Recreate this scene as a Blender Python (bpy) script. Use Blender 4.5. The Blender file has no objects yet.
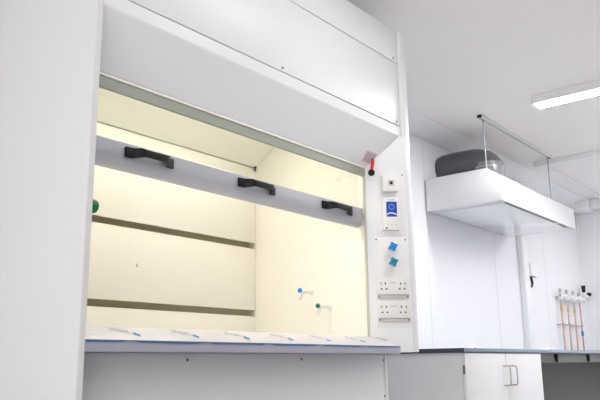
import bpy, bmesh, math, random
from mathutils import Vector, Matrix
random.seed(4)
S = bpy.context.scene
COL = S.collection

# ------------------------------------------------------------------ camera
cam_d = bpy.data.cameras.new('camera')
cam_d.sensor_width = 36.0
cam_d.lens = 716.26 / 600 * 36.0
cam_d.clip_start = 0.02
cam = bpy.data.objects.new('camera', cam_d)
COL.objects.link(cam)
pi_, ya_, ro_ = [math.radians(a) for a in (12.872, 38.833, -0.65)]
fw = Vector((math.cos(ya_) * math.cos(pi_), math.sin(ya_) * math.cos(pi_), math.sin(pi_)))
r0 = Vector((math.sin(ya_), -math.cos(ya_), 0))
u0 = r0.cross(fw)
r = r0 * math.cos(ro_) + u0 * math.sin(ro_)
u = -r0 * math.sin(ro_) + u0 * math.cos(ro_)
M = Matrix(((r.x, u.x, -fw.x, 0), (r.y, u.y, -fw.y, 0), (r.z, u.z, -fw.z, 0.9), (0, 0, 0, 1)))
cam.matrix_world = M
S.camera = cam

# ------------------------------------------------------------------ world, exposure
w = bpy.data.worlds.new('daylight'); S.world = w
w.use_nodes = True
bg = w.node_tree.nodes['Background']
bg.inputs[0].default_value = (0.92, 0.96, 1.0, 1)
bg.inputs[1].default_value = .8
S.view_settings.view_transform = 'Standard'
S.view_settings.look = 'None'
S.view_settings.gamma = 1
S.view_settings.use_curve_mapping = False
S.view_settings.exposure = 0.96
LAMPS = dict(cup=6.8, near=15.0, hood=42.0, window=2.0, far=58.0)   # diffuser strength of each luminaire
ADDED_LIGHTS = dict(side=37)

def added_area_light(name, loc, rot, sx, sy, power):
    d = bpy.data.lights.new(name, 'AREA'); d.shape = 'RECTANGLE'
    d.size = sx; d.size_y = sy; d.energy = power; d.color = (1.0, 0.985, .97)
    o = bpy.data.objects.new(name, d); COL.objects.link(o)
    o.location = loc; o.rotation_euler = rot
    return o
# added area light at an unseen side window, to brighten left-facing sides
added_area_light('added_side_light', (-2.46, -0.6, 1.5), (0, -math.pi / 2, 0), 1.4, 3.6, ADDED_LIGHTS['side'])

# ------------------------------------------------------------------ materials
def lin(c):
    return tuple(((v / 255) / 12.92 if v / 255 <= .04045 else ((v / 255 + .055) / 1.055) ** 2.4) for v in c) + (1,)
MATS = {}
def mat(name, rgb, rough=.5, metal=0, spec=.5, noise=0, nscale=8, bump=0, bscale=300):
    if name in MATS: return MATS[name]
    m = bpy.data.materials.new(name); m.use_nodes = True
    n = m.node_tree.nodes; l = m.node_tree.links
    b = n['Principled BSDF']
    c = lin(rgb)
    b.inputs['Roughness'].default_value = rough
    b.inputs['Metallic'].default_value = metal
    b.inputs['Specular IOR Level'].default_value = spec
    tc = n.new('ShaderNodeTexCoord')
    nz = n.new('ShaderNodeTexNoise'); nz.inputs['Scale'].default_value = nscale
    l.new(tc.outputs['Object'], nz.inputs['Vector'])
    mx = n.new('ShaderNodeMix'); mx.data_type = 'RGBA'
    k = max(noise, .004)
    mx.inputs['A'].default_value = tuple(v * (1 - k) for v in c[:3]) + (1,)
    mx.inputs['B'].default_value = tuple(min(1, v * (1 + k)) for v in c[:3]) + (1,)
    l.new(nz.outputs['Fac'], mx.inputs['Factor'])
    l.new(mx.outputs['Result'], b.inputs['Base Color'])
    if bump:
        n2 = n.new('ShaderNodeTexNoise'); n2.inputs['Scale'].default_value = bscale
        l.new(tc.outputs['Object'], n2.inputs['Vector'])
        bp = n.new('ShaderNodeBump'); bp.inputs['Strength'].default_value = bump
        bp.inputs['Distance'].default_value = .002
        l.new(n2.outputs['Fac'], bp.inputs['Height']); l.new(bp.outputs['Normal'], b.inputs['Normal'])
    MATS[name] = m
    return m
def emit(name, rgb, s):
    m = bpy.data.materials.new(name); m.use_nodes = True
    b = m.node_tree.nodes['Principled BSDF']
    b.inputs['Base Color'].default_value = (.8, .8, .8, 1)
    b.inputs['Emission Color'].default_value = lin(rgb)
    b.inputs['Emission Strength'].default_value = s
    MATS[name] = m
    return m
cab_grey = mat('pale_grey_laminate', (216, 214, 216), .38, noise=.006, bump=.03)
white_paint = mat('white_wall_panel', (244, 244, 247), .38, noise=.012, nscale=2)
ceil_m = mat('ceiling_board', (246, 242, 240), .6, noise=.01, nscale=2)
floor_m = mat('vinyl_floor', (206, 205, 203), .45, noise=.05, nscale=30)
cab_white = mat('white_laminate', (234, 233, 234), .34, noise=.006, bump=.03)
cab_edge = mat('white_edge_band', (224, 222, 222), .4)
gloss_white = mat('white_powder_coat', (238, 237, 239), .4, noise=.006)
cream = mat('cream_liner', (247, 243, 232), .45, noise=.01, nscale=3)
groove = mat('joint_shadow_gap', (150, 150, 152), .6)
greygreen = mat('grey_green_metal', (160, 163, 150), .45)
darkchan = mat('dark_sash_channel', (118, 126, 120), .5)
alu = mat('satin_grey_aluminium', (188, 188, 194), .38, metal=.25)
steel = mat('brushed_steel', (190, 188, 184), .3, metal=.9)
zinc = mat('zinc_plated_steel', (160, 176, 180), .4, metal=.6)
black = mat('black_plastic', (13, 13, 15), .5, spec=.3)
screwm = mat('screw_steel', (120, 120, 124), .4, metal=.6)
plastic = mat('white_plastic', (240, 238, 236), .35)
plastic2 = mat('warm_white_plastic', (239, 235, 232), .4)
grey_pl = mat('grey_plastic', (196, 195, 196), .45)
blue_pl = mat('blue_plastic', (26, 138, 216), .35)
dkblue_pl = mat('deep_blue_plastic', (18, 84, 150), .35)
green_pl = mat('green_plastic', (28, 140, 84), .35)
dkgreen_pl = mat('dark_green_plastic', (6, 112, 56), .5, spec=.25)
red_pl = mat('red_plastic', (214, 44, 46), .35)
screen_m = mat('blue_screen', (52, 84, 176), .2)
duct_m = mat('dark_grey_duct_plastic', (84, 84, 88), .3)
trespa = mat('lit_worktop_laminate', (130, 144, 160), .3, noise=.02, nscale=60)  # bluish light on the front edge is put into this colour
trespa_dk = mat('unlit_worktop_laminate', (50, 52, 58), .4)  # same laminate, darkened for its unlit end
film_m = mat('protective_film', (220, 215, 214), .3, noise=.01)
film_blue = mat('blue_film_edge', (62, 106, 152), .4)
print_grey = mat('grey_blue_print', (138, 156, 178), .6)
print_blue = mat('blue_print', (78, 150, 206), .6)
paper = mat('label_paper', (214, 206, 208), .5)
label_ink = mat('label_ink', (166, 120, 124), .6)
copper = mat('copper_tube', (214, 176, 152), .35, metal=.35)
brass = mat('brass_fitting', (206, 176, 128), .35, metal=.4)
redtube = mat('reddish_tube', (214, 148, 134), .45)
bluetape = mat('blue_tape', (60, 150, 190), .5)
coving_m = mat('white_coving_pvc', (249, 249, 250), .35)
recess_m = mat('shaded_back_board', (104, 102, 102), .6)  # knee-space shade is put into this dark grey
lamp_c = emit('cupboard_lamp_diffuser', (255, 251, 240), LAMPS['cup'])
def glassmat():
    m = bpy.data.materials.new('clear_sash_glass'); m.use_nodes = True
    n = m.node_tree.nodes; l = m.node_tree.links
    out = n['Material Output']; n.remove(n['Principled BSDF'])
    t = n.new('ShaderNodeBsdfTransparent'); t.inputs[0].default_value = (.955, .965, .945, 1)
    g = n.new('ShaderNodeBsdfGlossy'); g.inputs['Roughness'].default_value = .02
    lw = n.new('ShaderNodeLayerWeight'); lw.inputs['Blend'].default_value = .5
    pw = n.new('ShaderNodeMath'); pw.operation = 'POWER'; pw.inputs[1].default_value = 5
    l.new(lw.outputs['Facing'], pw.inputs[0])
    f = n.new('ShaderNodeMath'); f.operation = 'MULTIPLY_ADD'; f.inputs[1].default_value = .92; f.inputs[2].default_value = .04
    l.new(pw.outputs[0], f.inputs[0])
    mx = n.new('ShaderNodeMixShader')
    l.new(f.outputs[0], mx.inputs[0]); l.new(t.outputs[0], mx.inputs[1]); l.new(g.outputs[0], mx.inputs[2])
    l.new(mx.outputs[0], out.inputs[0])
    return m
glass = glassmat()

# ------------------------------------------------------------------ mesh helpers
def box(bm, x0, y0, z0, x1, y1, z1, bev=0, M=None):
    if x1 < x0: x0, x1 = x1, x0
    if y1 < y0: y0, y1 = y1, y0
    if z1 < z0: z0, z1 = z1, z0
    t = bmesh.new()
    v = [t.verts.new(p) for p in ((x0,y0,z0),(x1,y0,z0),(x1,y1,z0),(x0,y1,z0),(x0,y0,z1),(x1,y0,z1),(x1,y1,z1),(x0,y1,z1))]
    for f in ((3,2,1,0),(4,5,6,7),(0,1,5,4),(1,2,6,5),(2,3,7,6),(3,0,4,7)): t.faces.new([v[i] for i in f])
    if bev: bmesh.ops.bevel(t, geom=t.edges[:], offset=bev, segments=2, profile=.5, affect='EDGES')
    merge(bm, t, M)
def merge(bm, t, M=None):
    if M is not None: bmesh.ops.transform(t, matrix=M, verts=t.verts[:])
    me = bpy.data.meshes.new('tmp'); t.to_mesh(me); t.free(); bm.from_mesh(me); bpy.data.meshes.remove(me)
def extrude(bm, pts, axis, a0, a1, bev=0, M=None):
    """closed outline pts in the plane across axis, swept a0..a1"""
    t = bmesh.new()
    def P(p, a):
        return {'x': (a, p[0], p[1]), 'y': (p[0], a, p[1]), 'z': (p[0], p[1], a)}[axis]
    A = [t.verts.new(P(p, a0)) for p in pts]; B = [t.verts.new(P(p, a1)) for p in pts]
    n = len(pts)
    t.faces.new(A); t.faces.new(B[::-1])
    for i in range(n): t.faces.new((A[i], B[i], B[(i+1) % n], A[(i+1) % n]))
    bmesh.ops.recalc_face_normals(t, faces=t.faces[:])
    if bev: bmesh.ops.bevel(t, geom=t.edges[:], offset=bev, segments=2, profile=.5, affect='EDGES')
    merge(bm, t, M)
def cyl(bm, a, b, ra, rb=None, seg=20, M=None, bev=0):
    a = Vector(a); b = Vector(b); d = b - a
    t = bmesh.new()
    bmesh.ops.create_cone(t, cap_ends=True, segments=seg, radius1=ra, radius2=ra if rb is None else rb, depth=d.length)
    if bev:
        es = [e for e in t.edges if len(e.link_faces) == 2 and any(len(f.verts) > 4 for f in e.link_faces)]
        bmesh.ops.bevel(t, geom=es, offset=bev, segments=2, profile=.5, affect='EDGES')
    q = Vector((0, 0, 1)).rotation_difference(d.normalized()).to_matrix().to_4x4()
    X = Matrix.Translation((a + b) / 2) @ q
    merge(bm, t, X if M is None else M @ X)
def tube(bm, pts, rad, seg=12, M=None, cap=True):
    pts = [Vector(p) for p in pts]; t = bmesh.new(); rings = []
    rads = rad if isinstance(rad, (list, tuple)) else [rad] * len(pts)
    ref = None
    for i, p in enumerate(pts):
        d = (pts[min(i+1, len(pts)-1)] - pts[max(i-1, 0)]).normalized()
        if ref is None: ref = d.orthogonal().normalized()
        ref = (ref - d * ref.dot(d)).normalized(); s = d.cross(ref)
        rings.append([t.verts.new(p + (ref * math.cos(k*2*math.pi/seg) + s * math.sin(k*2*math.pi/seg)) * rads[i]) for k in range(seg)])
    for A, B in zip(rings, rings[1:]):
        for k in range(seg): t.faces.new((A[k], A[(k+1) % seg], B[(k+1) % seg], B[k]))
    if cap: t.faces.new(rings[0][::-1]); t.faces.new(rings[-1])
    merge(bm, t, M)
def sphere(bm, c, r, M=None, sc=(1, 1, 1)):
    t = bmesh.new(); bmesh.ops.create_uvsphere(t, u_segments=20, v_segments=12, radius=r)
    X = Matrix.Translation(c) @ Matrix.Diagonal((*sc, 1))
    merge(bm, t, X if M is None else M @ X)
def obj(name, bm, m, parent=None, smooth=False, label=None):
    me = bpy.data.meshes.new(name)
    bmesh.ops.recalc_face_normals(bm, faces=bm.faces[:])
    bm.to_mesh(me); bm.free(); me.materials.append(m)
    o = bpy.data.objects.new(name, me); COL.objects.link(o)
    if smooth:
        for p in me.polygons: p.use_smooth = True
        me.set_sharp_from_angle(angle=math.radians(40))
    if parent:
        o.parent = parent
        pm = world_of(parent)
        o.matrix_parent_inverse = pm.inverted()
    if label: o['label'] = label
    return o
def world_of(o):
    m = Matrix.LocRotScale(o.location, o.rotation_euler, o.scale)
    return (world_of(o.parent) @ o.matrix_parent_inverse @ m) if o.parent else m
def B(name, dims, m, parent=None, bev=0, M=None, label=None):
    bm = bmesh.new(); box(bm, *dims, bev=bev, M=M); return obj(name, bm, m, parent, bev > 0, label)
def thing(name, label, cat, loc, group=None):
    o = bpy.data.objects.new(name, None); COL.objects.link(o); o.empty_display_size = .1
    o.location = loc; o['label'] = label; o['category'] = cat
    if group: o['group'] = group
    return o
def tag(o, label, cat, group=None):
    o['label'] = label; o['category'] = cat
    if group: o['group'] = group
    return o
def struct(name, dims, m, bev=0):
    o = B(name, dims, m, None, bev); o['kind'] = 'structure'; return o

# ------------------------------------------------------------------ the room
ZC = 2.76; YW = 2.75; XR = 8.78; XL = -2.5; YF = -3.5
struct('floor', (XL, YF, -.1, XR, YW, 0), floor_m)
struct('ceiling', (XL, YF, ZC, XR, YW, ZC + .1), ceil_m)
struct('wall_back', (XL, YW, -.1, XR + .1, YW + .1, ZC + .1), white_paint)
struct('wall_right', (XR, YF - .1, -.1, XR + .1, YW, ZC + .1), white_paint)
bm = bmesh.new()          # unseen left wall with an added window opening
for d in ((XL-.1, YF-.1, -.1, XL, YW, .9), (XL-.1, YF-.1, 2.2, XL, YW, ZC+.1), (XL-.1, YF-.1, .9, XL, -2.5, 2.2), (XL-.1, 1.3, .9, XL, YW, 2.2)): box(bm, *d)
obj('wall_left', bm, white_paint)['kind'] = 'structure'
struct('wall_front', (XL, YF-.1, -.1, XR, YF, ZC+.1), mat('bounce_cut_grey', (128, 130, 134), .6))  # unseen wall, greyed to cut light bounced back at the cupboard
bm = bmesh.new()
for d in ((XL-.08, -2.5, .9, XL-.02, 1.3, .95), (XL-.08, -2.5, 2.15, XL-.02, 1.3, 2.2), (XL-.08, -2.5, .95, XL-.02, -2.45, 2.15), (XL-.08, 1.25, .95, XL-.02, 1.3, 2.15), (XL-.08, -.62, .95, XL-.02, -.58, 2.15)): box(bm, *d)
obj('added_window_1', bm, plastic)['kind'] = 'structure'  # added frame around the side area light, out of view
# coving between back wall and ceiling
bm = bmesh.new()
extrude(bm, [(YW, 2.695), (YW - .03, 2.695), (YW - .075, 2.712), (YW - .15, 2.742), (YW - .21, 2.752), (YW - .21, ZC), (YW, ZC)], 'x', XL, 8.56)
obj('trim_1', bm, coving_m)['kind'] = 'structure'
struct('trim_2', (8.56, 2.52, 2.632, XR, YW, ZC), coving_m, .006)
struct('trim_3', (8.60, YF, 2.66, XR, 2.52, ZC), coving_m, .006)
# joints between the wall panels
n = 4
for x in (3.765, 5.037, 6.305, 7.575):
    bm = bmesh.new(); box(bm, x - .008, YW - .002, .1, x + .008, YW, 2.695); 
    obj('trim_%d' % n, bm, mat('joint_strip', (238, 239, 242), .4))['kind'] = 'structure'; n += 1
# corner strip
struct('trim_%d' % n, (XR - .05, YW - .012, .1, XR, YW, 2.63), coving_m, .004); n += 1
# white trunking running down the wall to the bench
t = thing('cable_trunking', 'white vertical cable trunking down the wall, right of the hanging hood down to the bench', 'trunking', (6.895, 2.72, .98))
B('trunking_body', (6.850, 2.698, .98, 6.985, YW, 2.694), coving_m, t, .004)
B('trunking_lid', (6.860, 2.693, .985, 6.975, 2.698, 2.69), coving_m, t, .001)
# box trunking across the ceiling and along it
t = thing('ceiling_trunking', 'white box trunking across the ceiling, behind the far hood hanger rod', 'trunking', (6.6, 0, ZC))
B('trunking_body', (6.56, YF, 2.712, 6.66, 2.4, ZC), coving_m, t, .003)
B('end_cap', (6.555, 2.4, 2.709, 6.665, 2.404, ZC), plastic, t)
t = thing('ceiling_trunking', 'slim white trunking on the ceiling running from the cross trunking to the far wall', 'trunking', (7.6, 2.37, ZC))
B('trunking_body', (6.66, 2.345, 2.738, 8.60, 2.41, ZC), coving_m, t, .003)
B('trunking_lid', (6.67, 2.352, 2.735, 8.60, 2.403, 2.738), plastic, t)

# ------------------------------------------------------------------ ceiling luminaires
def luminaire(x, y0, y1, label, which, w=.135):
    lm = emit('lamp_diffuser_' + which, (252, 252, 255), LAMPS[which])
    t = thing('ceiling_light', label, 'ceiling light', (x + w/2, (y0+y1)/2, ZC), 'linear ceiling lights')
    bm = bmesh.new(); extrude(bm, [(x, ZC), (x, 2.700), (x + w, 2.700), (x + w, ZC)], 'y', y0, y1, .002)
    obj('housing', bm, plastic, t)
    bm = bmesh.new(); extrude(bm, [(x + .008, 2.700), (x + .009, 2.6985), (x + w - .009, 2.6985), (x + w - .008, 2.700)], 'y', y0 + .008, y1 - .008)
    obj('diffuser', bm, lm, t, label='glowing white diffuser')
    B('end_cap', (x - .001, y1, 2.699, x + w + .001, y1 + .004, ZC - .0005), plastic, t)
    return t
luminaire(4.84, .24, 1.745, 'lit white linear ceiling light at upper right', 'hood')
luminaire(2.27, -.5, 1.2, 'linear ceiling light facing the cupboard front', 'near')
luminaire(4.84, -2.9, -.95, 'linear ceiling light in the row behind the lit upper right one', 'window')
luminaire(7.5, -.9, 1.0, 'linear ceiling light nearest the far wall', 'far')

# ------------------------------------------------------------------ fume cupboard
FC = thing('fume_cupboard', 'large white fume cupboard with cream interior and raised glass sash', 'fume cupboard', (2.1, 2.2, 0))
ZS = .947; ZT = 2.57
# left end panel, full height
bm = bmesh.new(); box(bm, 1.187, 1.75, 0, 1.209, 2.74, ZT, .003)
obj('side_panel', bm, cab_white, FC, True)
B('edge_band', (1.1895, 1.7475, 0, 1.2065, 1.75, ZT), cab_edge, FC)
bm = bmesh.new(); box(bm, 2.988, 1.735, ZS, 3.042, 2.70, ZT, .004)
obj('side_panel', bm, cab_white, FC, True)
# angled service post
bm = bmesh.new()
extrude(bm, [(2.845, 1.875), (2.985, 1.735), (2.988, 1.735), (2.988, 1.89), (2.845, 1.89)], 'z', ZS, 2.0)
obj('service_post', bm, gloss_white, FC)
# left inner filler
B('corner_post', (1.209, 1.885, ZS, 1.29, 1.98, 2.0), gloss_white, FC)
# fascia
B('fascia_panel', (1.209, 1.75, 2.055, 2.985, 1.77, 2.388), gloss_white, FC, .002)
B('upper_fascia_panel', (1.209, 1.75, 2.3925, 2.985, 1.77, ZT - .004), gloss_white, FC, .002)
B('fascia_backing', (1.209, 1.772, 2.0, 2.985, 1.79, ZT - .004), groove, FC)
bm = bmesh.new()   # lower strip that folds back into the sloping soffit
extrude(bm, [(1.752, 2.0505), (1.75, 2.0485), (1.75, 2.003), (1.7530, 1.996), (1.871, 1.8395), (1.877, 1.836), (1.884, 1.836), (1.884, 1.86), (1.79, 1.985), (1.79, 2.0505)], 'x', 1.209, 2.985)
obj('folded_soffit', bm, gloss_white, FC)
B('top_panel', (1.209, 1.79, ZT - .03, 2.988, 2.70, ZT - .004), gloss_white, FC)
B('back_panel', (1.209, 2.70, .1, 3.03, 2.735, ZT - .004), cab_white, FC)
# header rail under the soffit
bm = bmesh.new(); extrude(bm, [(1.879, 1.835), (1.879, 1.79), (1.892, 1.79), (1.892, 1.86), (1.886, 1.86), (1.884, 1.835)], 'x', 1.209, 2.985)
obj('header_rail', bm, greygreen, FC)
B('header_lip', (1.21, 1.8735, 1.829, 2.846, 1.879, 1.8365), cream, FC)
# sash channel on the right
B('sash_channel', (2.8455, 1.890, ZS + .03, 2.852, 1.893, 2.0), darkchan, FC)
B('channel_trim', (2.8405, 1.879, ZS + .03, 2.845, 1.8885, 1.79), mat('pale_olive_metal', (196, 198, 186), .45), FC)
# interior liner
def screw(x, y, z, d=(0, -1, 0), r=.005):
    d = Vector(d).normalized(); bm = bmesh.new(); p = Vector((x, y, z))
    cyl(bm, p, p + d * .0025, r, r * .8, 12)
    obj('screw', bm, screwm, FC, True, label='small grey screw head')
B('inner_wall', (2.852, 1.89, .95, 2.866, 2.66, 2.3), cream, FC)
B('inner_wall', (1.276, 1.98, .95, 1.29, 2.66, 2.3), cream, FC)
B('inner_back', (1.29, 2.66, .95, 2.852, 2.672, 2.3), mat('slot_bounce_tint', (222, 212, 176), .5), FC)  # khaki stands for cream light bounced inside the slots
XI0, XI1 = 1.29, 2.852
def baffle(z0, z1):
    B('baffle', (XI0, 2.608, z0, XI1 - .003, 2.620, z1), cream, FC, .001)
baffle(.962, 1.147); baffle(1.180, 1.509); baffle(1.541, 1.962)
bm = bmesh.new()
extrude(bm, [(2.608, 1.966), (2.618, 1.975), (2.33, 2.172), (2.322, 2.162)], 'x', XI0, XI1 - .002)
obj('sloping_baffle', bm, cream, FC)
B('inner_roof', (XI0, 1.93, 2.166, XI1, 2.66, 2.18), cream, FC)
B('lamp_housing', (1.5, 2.03, 2.14, 2.65, 2.20, 2.166), plastic, FC, .003)
o = B('lamp_diffuser', (1.52, 2.045, 2.132, 2.63, 2.185, 2.14), lamp_c, FC)
bm = bmesh.new(); cyl(bm, (2.056, 2.609, 1.345), (2.056, 2.602, 1.345), .009, .007, 16); obj('blanking_plug', bm, plastic2, FC, True)
bm = bmesh.new(); cyl(bm, (2.838, 2.6075, 1.968), (2.838, 2.598, 1.968), .007, .006, 12); cyl(bm, (2.838, 2.603, 1.968), (2.838, 2.603, 1.945), .004, .004, 10); obj('baffle_clip', bm, black, FC, True, label='tiny dark clip')
# work surface and sill
B('inner_worktop', (XI0, 1.86, .945, XI1, 2.66, .972), plastic2, FC)
bm = bmesh.new()
t = bmesh.new()
prof = [(1.752, .9395), (1.75, .9425), (1.75, .969), (1.755, .974), (1.842, 1.013), (1.855, 1.016), (1.87, 1.012), (1.885, .975), (1.885, .9395)]
def xend(y): return 2.898 - .30 * max(0, y - 1.752)
A = [t.verts.new((1.209, p[0], p[1])) for p in prof]; Bv = [t.verts.new((xend(p[0]), p[0], p[1])) for p in prof]
t.faces.new(A); t.faces.new(Bv[::-1])
for i in range(len(prof)): t.faces.new((A[i], Bv[i], Bv[(i+1) % len(prof)], A[(i+1) % len(prof)]))
merge(bm, t)
obj('sill', bm, mat('lavender_grey_sill', (168, 167, 180), .42), FC)
# protective film left on the sill
fp = [(1.7485, .9695), (1.7535, .9755), (1.8415, 1.0145), (1.855, 1.0175), (1.871, 1.0135)]
bm = bmesh.new()
N = 60
rng = random.Random(2)
rows = []
for i in range(N + 1):
    k = i / N; row = []
    for j, p in enumerate(fp):
        x = 1.211 + (xend(p[0]) - 1.213) * k
        wv = .0006 * math.sin(i * .9 + j) if 0 < j < 4 else 0
        row.append(bm.verts.new((x, p[0], p[1] + .0006 + wv)))
    rows.append(row)
for a, b in zip(rows, rows[1:]):
    for j in range(len(fp) - 1): bm.faces.new((a[j], b[j], b[j+1], a[j+1]))
film = obj('protective_film', bm, film_m, FC, True, label='pale printed protective film on the sill')
bm = bmesh.new()   # the blue edge of the film, slightly uneven where it has been trimmed
top = []; bot = []
for i in range(N + 1):
    x = 1.211 + (2.893 - 1.211) * i / N
    d = .0008 * math.sin(i * .35) + (.0035 if (i % 11) in (5, 6) else 0)
    top.append(bm.verts.new((x, 1.7478, .9735))); bot.append(bm.verts.new((x, 1.7476, .9665 + d)))
for i in range(N): bm.faces.new((bot[i], bot[i+1], top[i+1], top[i]))
r_ = bmesh.ops.extrude_face_region(bm, geom=bm.faces[:])
bmesh.ops.translate(bm, vec=(0, .0022, 0), verts=[v for v in r_['geom'] if isinstance(v, bmesh.types.BMVert)])
obj('film_edge', bm, film_blue, film, label='blue cut edge')
# print on the film
sd = Vector((0, .087, .0395)).normalized(); nd = Vector((0, -.0395, .087)).normalized()
def fpt(x, s, h=.0022): return Vector((x, 1.7535, .9755)) + sd * s + nd * h
def quad(bm, pts): bm.faces.new([bm.verts.new(p) for p in pts])
def pts4(a, b, wd):
    d = (b - a).normalized(); q = d.cross(nd).normalized() * wd / 2
    return [a + q, b + q, b - q, a - q]
for i in range(7):
    x = 1.343 + .245 * i
    bm = bmesh.new()
    for k in range(6):    # small letter shapes, too faint in the photo to be read
        a = fpt(x + .010 * k, .070 - .0045 * k)
        b_ = a + sd * .019 + Vector((.002, 0, 0))
        quad(bm, pts4(a, b_, .0034))
        if k % 2: quad(bm, pts4(b_, b_ + Vector((.006, 0, 0)), .005))
        if k % 3 == 0: quad(bm, pts4(a, a + Vector((.006, 0, 0)), .005))
    obj('printed_text', bm, print_grey, film, label='faint grey-blue print')
    if i == 6: continue
    bm = bmesh.new()
    c = fpt(x + .070, .036)
    for dx, ds, ln in ((-.004, .010, .014), (-.009, 0, .024), (-.002, -.009, .012)):
        quad(bm, pts4(c + Vector((dx, 0, 0)) + sd * ds, c + Vector((dx + ln, 0, 0)) + sd * ds, .0085))
    obj('printed_logo', bm, print_blue, film, label='small blue printed mark')
# lower front panel and carcass
B('lower_panel', (1.211, 1.85, .06, 2.93, 1.868, .9385), cab_grey, FC, .002)
B('lower_panel_edge', (2.914, 1.8465, .06, 2.932, 1.85, .9385), cab_edge, FC)
B('base_carcass', (1.211, 1.868, 0, 2.925, 2.70, .9385), cab_white, FC)
B('plinth', (1.211, 1.862, 0, 2.91, 1.868, .06), grey_pl, FC)
for x, z in ((1.684, .917), (2.296, .917)): screw(x, 1.85, z, r=.006)
for z in (.912, .75, .55): screw(2.905, 1.8465 if False else 1.85, z, r=.005)
for x, z in ((2.071, 2.069), (2.948, 2.07), (2.941, 2.41), (1.3, 2.069)): screw(x, 1.75, z, r=.0055)

# sash: grey rail with glass and three handles
bm = bmesh.new()
pr_ = [(1.899, 1.631), (1.896, 1.628), (1.896, 1.596), (1.8975, 1.580), (1.901, 1.566), (1.907, 1.554), (1.914, 1.546), (1.921, 1.541), (1.930, 1.539), (1.934, 1.546), (1.934, 1.631)]
extrude(bm, pr_, 'x', 1.212, 2.838)
rail = obj('sash_rail', bm, alu, FC, True, label='grey rounded aluminium rail')
B('rail_end_cap', (2.827, 1.893, 1.545, 2.8305, 1.9, 1.628), grey_pl, rail)
o = B('sash_glass', (1.215, 1.914, 1.631, 2.838, 1.920, 2.12), glass, FC, label='clear glass')
def handle(x0, x1):
    bm = bmesh.new(); zc = 1.597; yf = 1.896
    # arched bar: outline seen from above, given height by the extrusion
    w_ = x1 - x0
    out = [(0, 0), (0, -.008), (.012, -.012), (.030, -.012), (.050, -.032), (.062, -.036), (w_ - .062, -.036), (w_ - .050, -.032), (w_ - .030, -.012), (w_ - .012, -.012), (w_, -.008), (w_, 0)]
    inn = [(w_ - .026, 0), (w_ - .046, -.020), (w_ - .06, -.024), (.06, -.024), (.046, -.020), (.026, 0)]
    # build as a chain of boxes-sections along x
    def sect(i): return None
    t = bmesh.new()
    o_ = [(0,-.010),(.028,-.012),(.044,-.040),(.060,-.046),(w_-.060,-.046),(w_-.044,-.040),(w_-.028,-.012),(w_,-.010)]
    i_ = [(0,0),(.030,0),(.052,-.026),(.064,-.032),(w_-.064,-.032),(w_-.052,-.026),(w_-.030,0),(w_,0)]
    hz = [.018, .018, .0155, .012, .012, .0155, .018, .018]
    rings = []
    for a, b, h in zip(o_, i_, hz):
        rings.append([t.verts.new((x0 + a[0], yf + a[1], zc - h)), t.verts.new((x0 + a[0], yf + a[1], zc + h)),
                      t.verts.new((x0 + b[0], yf + b[1], zc + h)), t.verts.new((x0 + b[0], yf + b[1], zc - h))])
    for A, C in zip(rings, rings[1:]):
        for k in range(4): t.faces.new((A[k], A[(k+1) % 4], C[(k+1) % 4], C[k]))
    t.faces.new(rings[0]); t.faces.new(rings[-1][::-1])
    bmesh.ops.recalc_face_normals(t, faces=t.faces[:])
    bmesh.ops.bevel(t, geom=t.edges[:], offset=.0025, segments=2, profile=.5, affect='EDGES')
    merge(bm, t)
    h = obj('handle', bm, black, rail, True, label='black plastic bow handle')
for a, b in ((1.422, 1.632), (1.966, 2.184), (2.510, 2.741)): handle(a, b)

# --- angled post: local frame s along the face, h out of the face, z up
U = Vector((1, -1, 0)).normalized(); Nn = Vector((-1, -1, 0)).normalized()
PM = Matrix(((U.x, Nn.x, 0, 2.845), (U.y, Nn.y, 0, 1.875), (0, 0, 1, 0), (0, 0, 0, 1)))
def PB(name, s0, s1, z0, z1, h0, h1, m, parent, bev=0, label=None):
    return B(name, (s0, h0, z0, s1, h1, z1), m, parent, bev, PM, label)
def pscrew(s, z, r=.004, h=0, parent=FC, m=screwm, name='screw'):
    bm = bmesh.new(); cyl(bm, (s, h, z), (s, h + .002, z), r, r * .8, 12, PM); return obj(name, bm, m, parent, True)
svc = PB('service_plate', .028, .193, 1.06, 1.488, .0, .002, plastic, FC, .0005)
for s in (.040, .182): pscrew(s, 1.477, .0042, .002, svc)
ctl = PB('control_plate', .045, .190, 1.50, 1.815, .0, .0015, gloss_white, FC, .0004)
pscrew(.181, 1.80, .0042, .0015, ctl)
# call-point style box
bx_ = PB('switch_box', .074, .151, 1.708, 1.786, .0015, .042, plastic, FC, .003)
PB('switch_recess', .100, .129, 1.734, 1.762, .042, .0435, grey_pl, bx_)
bm = bmesh.new(); cyl(bm, (.1145, .0435, 1.748), (.1145, .047, 1.748), .0075, .006, 16, PM); obj('switch_button', bm, black, bx_, True)
# airflow controller
cc = PB('airflow_controller', .074, .154, 1.520, 1.680, .0015, .030, plastic, FC, .003)
sc = PB('screen', .089, .141, 1.584, 1.658, .030, .0312, screen_m, cc, label='blue display screen')
bm = bmesh.new()
pts = [(.090, 1.594), (.100, 1.600), (.112, 1.602), (.122, 1.600), (.140, 1.594)]
for a, b in zip(pts, pts[1:]):
    p, q = Vector((a[0], .0322, a[1])), Vector((b[0], .0322, b[1])); d = (q - p).normalized(); s_ = Vector((-d.z, 0, d.x)) * .0028
    t_ = bmesh.new(); t_.faces.new([t_.verts.new(v) for v in (p + s_, q + s_, q - s_, p - s_)]); merge(bm, t_, PM)
obj('screen_curve', bm, plastic, cc, label='white wavy line on the screen')
bm = bmesh.new(); 
for k in range(14):
    a = math.pi * 2 * k / 14; box(bm, .115 + .012 * math.cos(a) - .002, .0312, 1.632 + .012 * math.sin(a) - .002, .115 + .012 * math.cos(a) + .002, .0318, 1.632 + .012 * math.sin(a) + .002, 0, PM)
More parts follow.
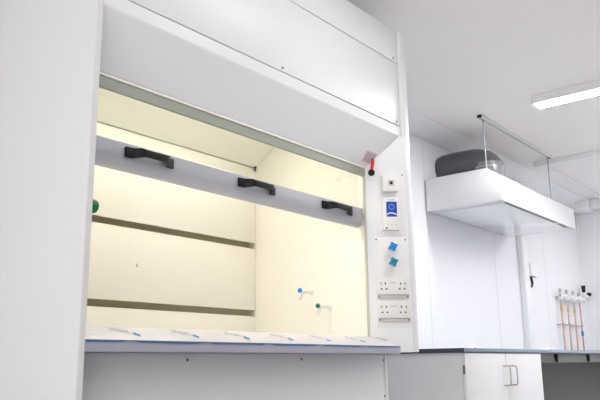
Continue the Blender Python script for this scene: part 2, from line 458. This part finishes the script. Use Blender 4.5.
obj('screen_dial', bm, mat('pale_blue_print', (120, 150, 220), .4), cc)
bm = bmesh.new(); box(bm, .100, .030, 1.664, .130, .0306, 1.668, 0, PM); obj('printed_name', bm, print_grey, cc)
for s in (.094, .113, .132):
    bm = bmesh.new(); cyl(bm, (s, .030, 1.544), (s, .0325, 1.544), .0035, .003, 12, PM); obj('button', bm, grey_pl, cc, True)
bm = bmesh.new(); cyl(bm, (.087, .030, 1.528), (.087, .0312, 1.528), .0052, .005, 16, PM); obj('round_mark', bm, mat('dark_grey_print', (110, 108, 118), .5), cc)
# two remote valve knobs
def valve(z, green):
    s = .112
    bm = bmesh.new(); cyl(bm, (s, .002, z), (s, .014, z), .019, .017, 24, PM); cyl(bm, (s, .014, z), (s, .028, z), .010, .010, 16, PM)
    v = obj('valve', bm, plastic, FC, True)
    bm = bmesh.new(); t = bmesh.new(); ring = []
    for k in range(32):
        a = 2 * math.pi * k / 32 + .5; rr = .0165 + .0075 * max(0, math.cos(4 * (a - .3)))
        ring.append((s + rr * math.cos(a), z + rr * math.sin(a)))
    A = [t.verts.new((p[0], .026, p[1])) for p in ring]; C = [t.verts.new((s + (p[0] - s) * .92, .054, z + (p[1] - z) * .92)) for p in ring]
    t.faces.new(A); t.faces.new(C[::-1])
    for k in range(32): t.faces.new((A[k], A[(k+1) % 32], C[(k+1) % 32], C[k]))
    bmesh.ops.recalc_face_normals(t, faces=t.faces[:]); bmesh.ops.bevel(t, geom=[e for e in t.edges if len(e.link_faces) == 2 and any(len(f.verts) > 4 for f in e.link_faces)], offset=.002, segments=1, affect='EDGES')
    merge(bm, t, PM); obj('valve_knob', bm, blue_pl, v, True, label='bright blue lobed knob')
    if green:
        bm = bmesh.new(); box(bm, s - .011, .054, z - .011, s + .011, .057, z + .011, .001, PM); obj('knob_cap', bm, green_pl, v, label='green centre cap')
    else:
        bm = bmesh.new(); cyl(bm, (s, .054, z), (s, .057, z), .010, .009, 16, PM); obj('knob_cap', bm, blue_pl, v, True)
valve(1.437, False); valve(1.364, True)
# two double sockets
def socket(z0):
    z1 = z0 + .077
    p = PB('double_socket', .034, .188, z0, z1, .002, .016, plastic2, FC, .0025)
    pl = PB('lower_cover', .036, .187, z0 - .017, z0 - .001, .002, .011, grey_pl, FC, .001, label='grey strip below the socket')
    for s in (.044, .180): pscrew(s, z0 - .009, .0042, .011, pl)
    for c, e, sg in ((.0665, .0665, -1), (.1535, .1535, 1)):
        bm = bmesh.new()
        box(bm, c + (.004 if sg < 0 else -.010), .016, z0 + .046, c + (.010 if sg < 0 else -.004), .0166, z0 + .056, 0, PM)
        for k in (-.012, .012): box(bm, c + k - .0045, .016, z0 + .0225, c + k + .0045, .0166, z0 + .0290, 0, PM)
        obj('pin_holes', bm, mat('socket_hole', (84, 80, 82), .6), p)
        bm = bmesh.new(); ss = c + sg * .0155; box(bm, ss - .0045, .016, z0 + .045, ss + .0045, .019, z0 + .058, .001, PM)
        obj('rocker_switch', bm, grey_pl, p, True)
    bm = bmesh.new()
    for k in range(6): box(bm, .097 + k * .0052, .016, z0 + .052 + .001 * (k % 2), .1005 + k * .0052, .0164, z0 + .0565, 0, PM)
    obj('printed_name', bm, print_grey, p)
socket(1.213); socket(1.104)

# warning label and red lever on the soffit
sx = Vector((1, 0, 0)); sy = Vector((0, .118, -.1565)).normalized(); sn = Vector((0, -.1565, -.118)).normalized()
SM = Matrix(((sx.x, sy.x, sn.x, 0), (sx.y, sy.y, sn.y, 1.7530), (sx.z, sy.z, sn.z, 1.996), (0, 0, 0, 1)))
def Pt(x, y):  # down-slope distance of a point at depth y
    return (y - 1.7530) / sy.y
bm = bmesh.new()
c4 = [(2.806, Pt(0, 1.838)), (2.903, Pt(0, 1.838)), (2.914, Pt(0, 1.878)), (2.822, Pt(0, 1.885))]
c4 = [(2.787, Pt(0, 1.825)), (2.879, Pt(0, 1.825)), (2.859, Pt(0, 1.860)), (2.788, Pt(0, 1.862))]
extrude(bm, c4, 'z', 0.0005, .0018, 0, SM)
lab = obj('warning_label', bm, paper, FC, label='small white label with faint reddish print')
bm = bmesh.new()
for k in range(5):
    y = c4[0][1] + .006 + k * .0095
    for q in range(3 if k < 3 else 2):
        x0 = 2.793 + q * .028 + .003 * (k % 2)
        box(bm, x0, y, .0018, x0 + .020 + .003 * ((k + q) % 2), y + .0038, .0022, 0, SM)
obj('printed_lines', bm, label_ink, lab)
bm = bmesh.new(); p0 = Vector((2.862, 1.846, 1.872)); cyl(bm, p0 + Vector((0, .004, .004)), p0 + Vector((-.003, -.006, -.008)), .0085, .008, 14)
lev = obj('release_lever', bm, mat('dark_lever_boss', (90, 62, 62), .5), FC, True)
p1 = p0 + Vector((-.003, -.006, -.008)); p2 = Vector((2.816, 1.822, 1.800))
bm = bmesh.new(); cyl(bm, p1, p2, .0085, .0075, 14); obj('lever_arm', bm, red_pl, lev, True, label='red arm')
bm = bmesh.new(); sphere(bm, p2 + (p2 - p1).normalized() * .010, .0165); obj('lever_ball', bm, black, lev, True, label='black ball knob')

# outlets on the inner walls
def outlet(x, y, z, m, lbl, sgn=-1):
    bm = bmesh.new()
    cyl(bm, (x, y, z), (x + sgn * .008, y, z), .016, .014, 20)
    cyl(bm, (x + sgn * .008, y, z), (x + sgn * .070, y, z), .0075, .0075, 16)
    cyl(bm, (x + sgn * .058, y, z), (x + sgn * .092, y, z), .0135, .0135, 18, bev=.002)
    b = obj('water_outlet', bm, plastic, FC, True)
    bm = bmesh.new(); X = x + sgn * .075
    tube(bm, [(X, y, z - .008), (X - .002, y + .003, z - .022), (X - .008, y + .008, z - .036), (X - .012, y + .012, z - .044)], [.007, .0065, .0055, .0045], 12)
    obj('nozzle', bm, plastic, b, True)
    bm = bmesh.new(); cyl(bm, (x + sgn * .092, y, z), (x + sgn * .102, y, z), .0125, .0105, 18, bev=.002)
    obj('outlet_cap', bm, m, b, True, label=lbl)
outlet(2.852, 2.226, 1.252, blue_pl, 'blue cap')
outlet(2.852, 2.116, 1.171, mat('teal_green_plastic', (20, 120, 100), .35), 'dark green cap')
bm = bmesh.new(); cyl(bm, (1.29, 1.99, 1.418), (1.325, 1.99, 1.418), .012, .012, 16); b = obj('gas_valve', bm, plastic, FC, True)
bm = bmesh.new(); cyl(bm, (1.322, 1.99, 1.418), (1.387, 1.99, 1.416), .026, .022, 10, bev=.004); obj('valve_knob', bm, dkgreen_pl, b, True, label='dark green faceted knob')

# ------------------------------------------------------------------ extraction hood
HX0, HX1 = 5.02, 6.65
H = thing('extraction_hood', 'white box-shaped extraction hood hanging from the ceiling', 'extraction hood', (5.83, 2.42, 2.077))
hm = mat('glossy_white_metal', (240, 239, 240), .18, noise=.004)
bm = bmesh.new()
outl = [(2.10, 2.080), (2.10, 2.262), (2.205, 2.345), (2.735, 2.345), (2.735, 2.080)]
extrude(bm, outl, 'x', HX0, HX1, .003)
obj('canopy', bm, hm, H, True)
B('bottom_panel', (HX0 + .10, 2.145, 2.0765, HX1 - .05, 2.695, 2.080), mat('polished_white_panel', (250, 250, 250), .06, spec=1.0), H, .001)
bm = bmesh.new()
box(bm, HX0 + .11, 2.112, 2.0785, 6.20, 2.136, 2.0803); box(bm, 6.31, 2.112, 2.0785, 6.46, 2.136, 2.0803)
obj('front_slot', bm, mat('slot_dark', (120, 116, 114), .6), H, label='dark narrow slot')
bm = bmesh.new()
box(bm, HX0 + .09, 2.137, 2.079, HX0 + .099, 2.70, 2.0803); box(bm, HX0 + .1, 2.697, 2.079, HX1 - .05, 2.703, 2.0803)
box(bm, HX1 - .049, 2.145, 2.079, HX1 - .045, 2.70, 2.0803)
obj('panel_gap', bm, groove, H)
for x in (5.035, 6.40):
    bm = bmesh.new(); cyl(bm, (x, 2.212, 2.335), (x, 2.212, 2.75), .0045, .0045, 10)
    rd = obj('hanger_rod', bm, zinc, H, True, label='thin zinc threaded rod')
    bm = bmesh.new(); cyl(bm, (x, 2.212, 2.3405), (x, 2.212, 2.352), .010, .010, 6)
    obj('nut', bm, zinc, rd)
    bm = bmesh.new(); cyl(bm, (x, 2.212, 2.722), (x, 2.212, 2.732), .011, .011, 6); obj('nut', bm, zinc, rd)
# strut channel on the ceiling
t = thing('strut_channel', 'slotted steel strut channel on the ceiling carrying the hood rods', 'strut channel', (5.7, 2.21, ZC))
bm = bmesh.new()
for d in ((4.975, 2.192, 2.736, 6.47, 2.1955, ZC), (4.975, 2.2285, 2.736, 6.47, 2.232, ZC), (4.975, 2.192, ZC - .003, 6.47, 2.232, ZC),
          (4.975, 2.1955, 2.736, 6.47, 2.2025, 2.739), (4.975, 2.2215, 2.736, 6.47, 2.2285, 2.739)): box(bm, *d)
obj('channel', bm, mat('pale_zinc', (246, 248, 248), .4, metal=.0), t)
bm = bmesh.new()
k = 5.08
bm.free()
while k < 6.4:
    B('slot', (k, 2.203, ZC - .005, k + .05, 2.221, ZC - .003), black, t); k += .1
B('end_cap', (4.962, 2.194, 2.738, 4.975, 2.228, ZC - .0005), black, t, .003, label='black end cap')
B('end_cap', (6.47, 2.194, 2.738, 6.478, 2.230, ZC - .0005), black, t, .002, label='black end cap')
# exhaust duct
D = thing('exhaust_duct', 'dark grey plastic duct elbow from the wall into the hood top', 'duct', (5.31, 2.5, 2.345))
cx, cy, R_ = 5.33, 2.325, .122
zc = 2.487
bm = bmesh.new()
path = [(cx, 2.748, zc), (cx, 2.70, zc), (cx, 2.60, zc), (cx, 2.50, zc)]
rd_ = [R_ * .90, R_, R_ * 1.02, R_]
for k in range(1, 8):
    a = math.pi / 2 * k / 7; rr = .10
    path.append((cx, cy + .0 + (1 - math.sin(a)) * (2.47 - cy), zc - (1 - math.cos(a)) * .075)); rd_.append(R_)
tube(bm, path, rd_, 40)
obj('elbow', bm, duct_m, D, True)
bm = bmesh.new(); cyl(bm, (cx, cy, 2.346), (cx, cy, 2.46), R_ * 1.03, R_ * 1.03, 40, bev=.003); obj('collar', bm, mat('lit_grey_collar', (128, 128, 132), .3), D, True)  # lighter grey paints in the light falling on the collar
bm = bmesh.new(); cyl(bm, (cx, cy, 2.415), (cx, cy, 2.424), R_ * 1.045, R_ * 1.045, 40, bev=.002); obj('highlight_band', bm, steel, D, True, label='bright highlight band on the collar')  # modelled band stands for the bright highlight on the collar

# ------------------------------------------------------------------ bench
WX0 = 3.94; BY = 1.95
W = thing('worktop', 'long laminate bench worktop along the back wall, bluish light in its colour', 'worktop', (6.3, 2.35, .957))
B('slab', (WX0, BY, .9585, XR - .002, YW - .002, .98), trespa, W, .0012)
B('worktop_underside', (WX0 + .001, BY + .004, .953, XR - .002, YW - .002, .9585), trespa_dk, W)
B('left_end_edge', (WX0 - .002, BY + .0005, .9535, WX0, YW - .002, .9795), trespa_dk, W, label='unlit end edge, darkened in colour')
CB = thing('bench_cabinet', 'white two-door base cabinet at the left end of the bench', 'cabinet', (4.55, 2.3, 0))
bm = bmesh.new(); box(bm, 3.955, 1.975, .09, 3.973, 2.70, .953, .001); box(bm, 5.122, 1.975, .09, 5.14, 2.70, .953, .001); box(bm, 3.973, 1.98, .09, 5.122, 2.70, .108); box(bm, 3.973, 1.98, .93, 5.122, 2.70, .953); box(bm, 3.973, 2.68, .108, 5.122, 2.70, .93)
obj('carcass', bm, cab_grey, CB)
B('plinth', (3.96, 2.02, 0, 5.135, 2.68, .09), grey_pl, CB)
for side, a, b in ((0, 3.957, 4.5345), (1, 4.5385, 5.128)):
    d = B('door', (a, 1.955, .10, b, 1.9735, .949), cab_grey, CB, .0015)
    hx = 4.494 if side == 0 else 4.597
    bm = bmesh.new(); y = 1.955
    pts = [(hx, y, .871), (hx, y - .034, .871), (hx, y - .042, .866), (hx, y - .045, .857), (hx, y - .045, .765), (hx, y - .042, .756), (hx, y - .034, .751), (hx, y, .751)]
    tube(bm, pts, .0052, 12); obj('handle', bm, steel, d, True, label='steel D handle')
    zz = .83
    bm = bmesh.new()
    hxx = 3.955 if side == 0 else 5.129
    box(bm, hxx - .003, 1.957, zz, hxx + .004, 1.972, zz + .05); obj('hinge', bm, screwm, d)
tag(B('end_panel', (5.142, 1.962, 0, 5.162, 2.70, .953), cab_white, None, .001), 'white upright panel closing the right side of the bench cabinet', 'panel')
tag(B('back_board', (5.162, 2.45, 0, 8.70, 2.47, .952), recess_m), 'plain board, darkened for shade, at the back of the knee space under the bench', 'panel')
tag(B('bench_rail', (5.162, 2.085, .886, 8.70, 2.103, .952), mat('shaded_rail_laminate', (150, 149, 150), .5)), 'long white rail under the worktop behind the black brackets', 'rail')  # grey puts the shade under the worktop into the rail colour
tag(B('end_panel', (8.70, 1.962, 0, 8.72, 2.70, .953), cab_white, None, .001), 'white panel holding up the far right end of the bench', 'panel')
def bracket(x, label):
    bm = bmesh.new(); extrude(bm, [(x - .014, .952), (x + .014, .952), (x + .008, .89), (x - .004, .89)], 'y', 2.045, 2.07, .002)
    o = obj('worktop_bracket', bm, black, None, True); tag(o, label, 'bracket', 'black brackets under the bench')
bracket(5.74, 'black tapered bracket under the worktop, beside the white end panel')
bracket(6.515, 'black tapered bracket under the worktop, farther from the cabinet')
# small translucent domes on the bench
def dome(x, y, w_, label):
    bm = bmesh.new(); t = bmesh.new()
    bmesh.ops.create_uvsphere(t, u_segments=24, v_segments=12, radius=1)
    bmesh.ops.bisect_plane(t, geom=t.verts[:] + t.edges[:] + t.faces[:], plane_co=(0,0,0), plane_no=(0,0,1), clear_inner=True)
    bmesh.ops.holes_fill(t, edges=t.edges[:], sides=0)
    merge(bm, t, Matrix.Translation((x, y, .98)) @ Matrix.Diagonal((w_, .05, .055, 1)))
    o = thing('cable_outlet', label, 'outlet cover', (x, y, .98), 'white covers on the bench')
    obj('cover', bm, coving_m, o, True)
    bm = bmesh.new(); cyl(bm, (x - w_ * .75, y - .055, .981), (x - w_ * .75, y - .055, 1.008), .013, .010, 14); obj('stub', bm, grey_pl, o, True)
dome(5.30, 2.55, .085, 'small white domed cover on the bench behind the cabinet doors')
dome(6.9, 2.55, .085, 'small white domed cover on the bench left of the copper pipes')

# wall-mounted holder right of trunking
t = thing('wall_dispenser', 'small white wall holder with a black curved spout beside the vertical trunking', 'dispenser', (7.12, 2.72, 1.75))
B('body', (7.085, 2.715, 1.735, 7.265, YW, 1.87), mat('bright_white_plastic', (248, 248, 250), .35), t, .006)
bm = bmesh.new(); tube(bm, [(7.097, 2.73, 1.738), (7.104, 2.725, 1.70), (7.102, 2.72, 1.66), (7.075, 2.72, 1.625)], [.012, .013, .012, .008], 14)
obj('spout', bm, black, t, True)
bm = bmesh.new(); box(bm, 7.09, 2.712, 1.731, 7.20, 2.725, 1.736); obj('lower_lip', bm, black, t)

# ------------------------------------------------------------------ gas taps with copper pipes
def gas_tap(x, kind, label):
    G = thing('gas_tap', label, 'gas tap', (x, 2.70, .98), 'gas taps on the far right wall')
    top = 1.545
    bm = bmesh.new(); tube(bm, [(x, 2.70, .9805), (x, 2.70, top)], .0085, 12); obj('pipe', bm, copper if kind != 'last' else redtube, G, True, label='copper pipe' if kind != 'last' else 'reddish pipe')
    bm = bmesh.new()
    if kind != 'last':
        cyl(bm, (x, 2.70, 1.42), (x, 2.70, 1.49), .0145, .0135, 6)
        
        obj('fitting', bm, brass, G, True, label='brass fitting')
        bm = bmesh.new(); cyl(bm, (x, 2.70, 1.49), (x, 2.70, top + .02), .013, .013, 12); obj('sleeve', bm, steel, G, True)
    else:
        cyl(bm, (x, 2.70, 1.17), (x, 2.70, 1.225), .014, .014, 14); obj('tape_band', bm, bluetape, G, True, label='blue tape band')
    bm = bmesh.new(); box(bm, x - .04, 2.70, 1.279, x + .04, YW, 1.287, .001); cyl(bm, (x, 2.70, 1.274), (x, 2.70, 1.292), .016, .016, 12); obj('pipe_clip', bm, steel, G, True)
    bm = bmesh.new(); cyl(bm, (x, 2.70, top), (x, 2.70, top + .075), .024, .021, 18, bev=.003); cyl(bm, (x, 2.70, top + .04), (x, YW, top + .04), .014, .014, 12)
    v = obj('valve_body', bm, plastic, G, True)
    # short outlet to the left, knob to the right
    bm = bmesh.new(); cyl(bm, (x, 2.70, top + .045), (x - .075, 2.675, top + .05), .013, .009, 12); obj('hose_tail', bm, mat('grey_brass', (176, 168, 156), .35, metal=.4) if kind == 'first' else plastic, v, True)
    bm = bmesh.new(); cyl(bm, (x + .01, 2.69, top + .035), (x + .085, 2.67, top + .035), .020, .024, 14, bev=.003); obj('lever', bm, plastic, v, True)
    bm = bmesh.new(); cyl(bm, (x, 2.70, top + .075), (x + .003, 2.698, top + .118), .015, .018, 14, bev=.003); obj('spindle', bm, mat('light_grey_plastic', (190, 188, 190), .4), v, True)
    return G
gas_tap(7.825, 'first', 'gas tap on a copper pipe, leftmost of the four, with metal hose tail')
gas_tap(8.030, 'mid', 'gas tap on a copper pipe, second of four from the trunking')
gas_tap(8.235, 'mid', 'gas tap on a copper pipe, third of four from the trunking')
g = gas_tap(8.440, 'last', 'gas tap on a reddish pipe with blue tape, nearest the corner')
t = thing('black_knob_tap', 'wall tap with two black knobs by the room corner, right of the other taps', 'tap', (8.62, 2.70, 1.66))
bm = bmesh.new(); cyl(bm, (8.60, YW, 1.645), (8.60, 2.67, 1.645), .026, .024, 18); cyl(bm, (8.53, 2.68, 1.635), (8.69, 2.68, 1.62), .026, .024, 16, bev=.004); cyl(bm, (8.6, 2.69, 1.64), (8.6, 2.69, 1.69), .014, .014, 14)
obj('tap_body', bm, plastic, t, True)
bm = bmesh.new(); cyl(bm, (8.598, 2.69, 1.672), (8.592, 2.69, 1.752), .018, .025, 16, bev=.005); obj('knob', bm, black, t, True, label='black upright knob')
bm = bmesh.new(); cyl(bm, (8.67, 2.672, 1.66), (8.708, 2.66, 1.652), .015, .025, 16, bev=.004); obj('knob', bm, black, t, True, label='black side knob')
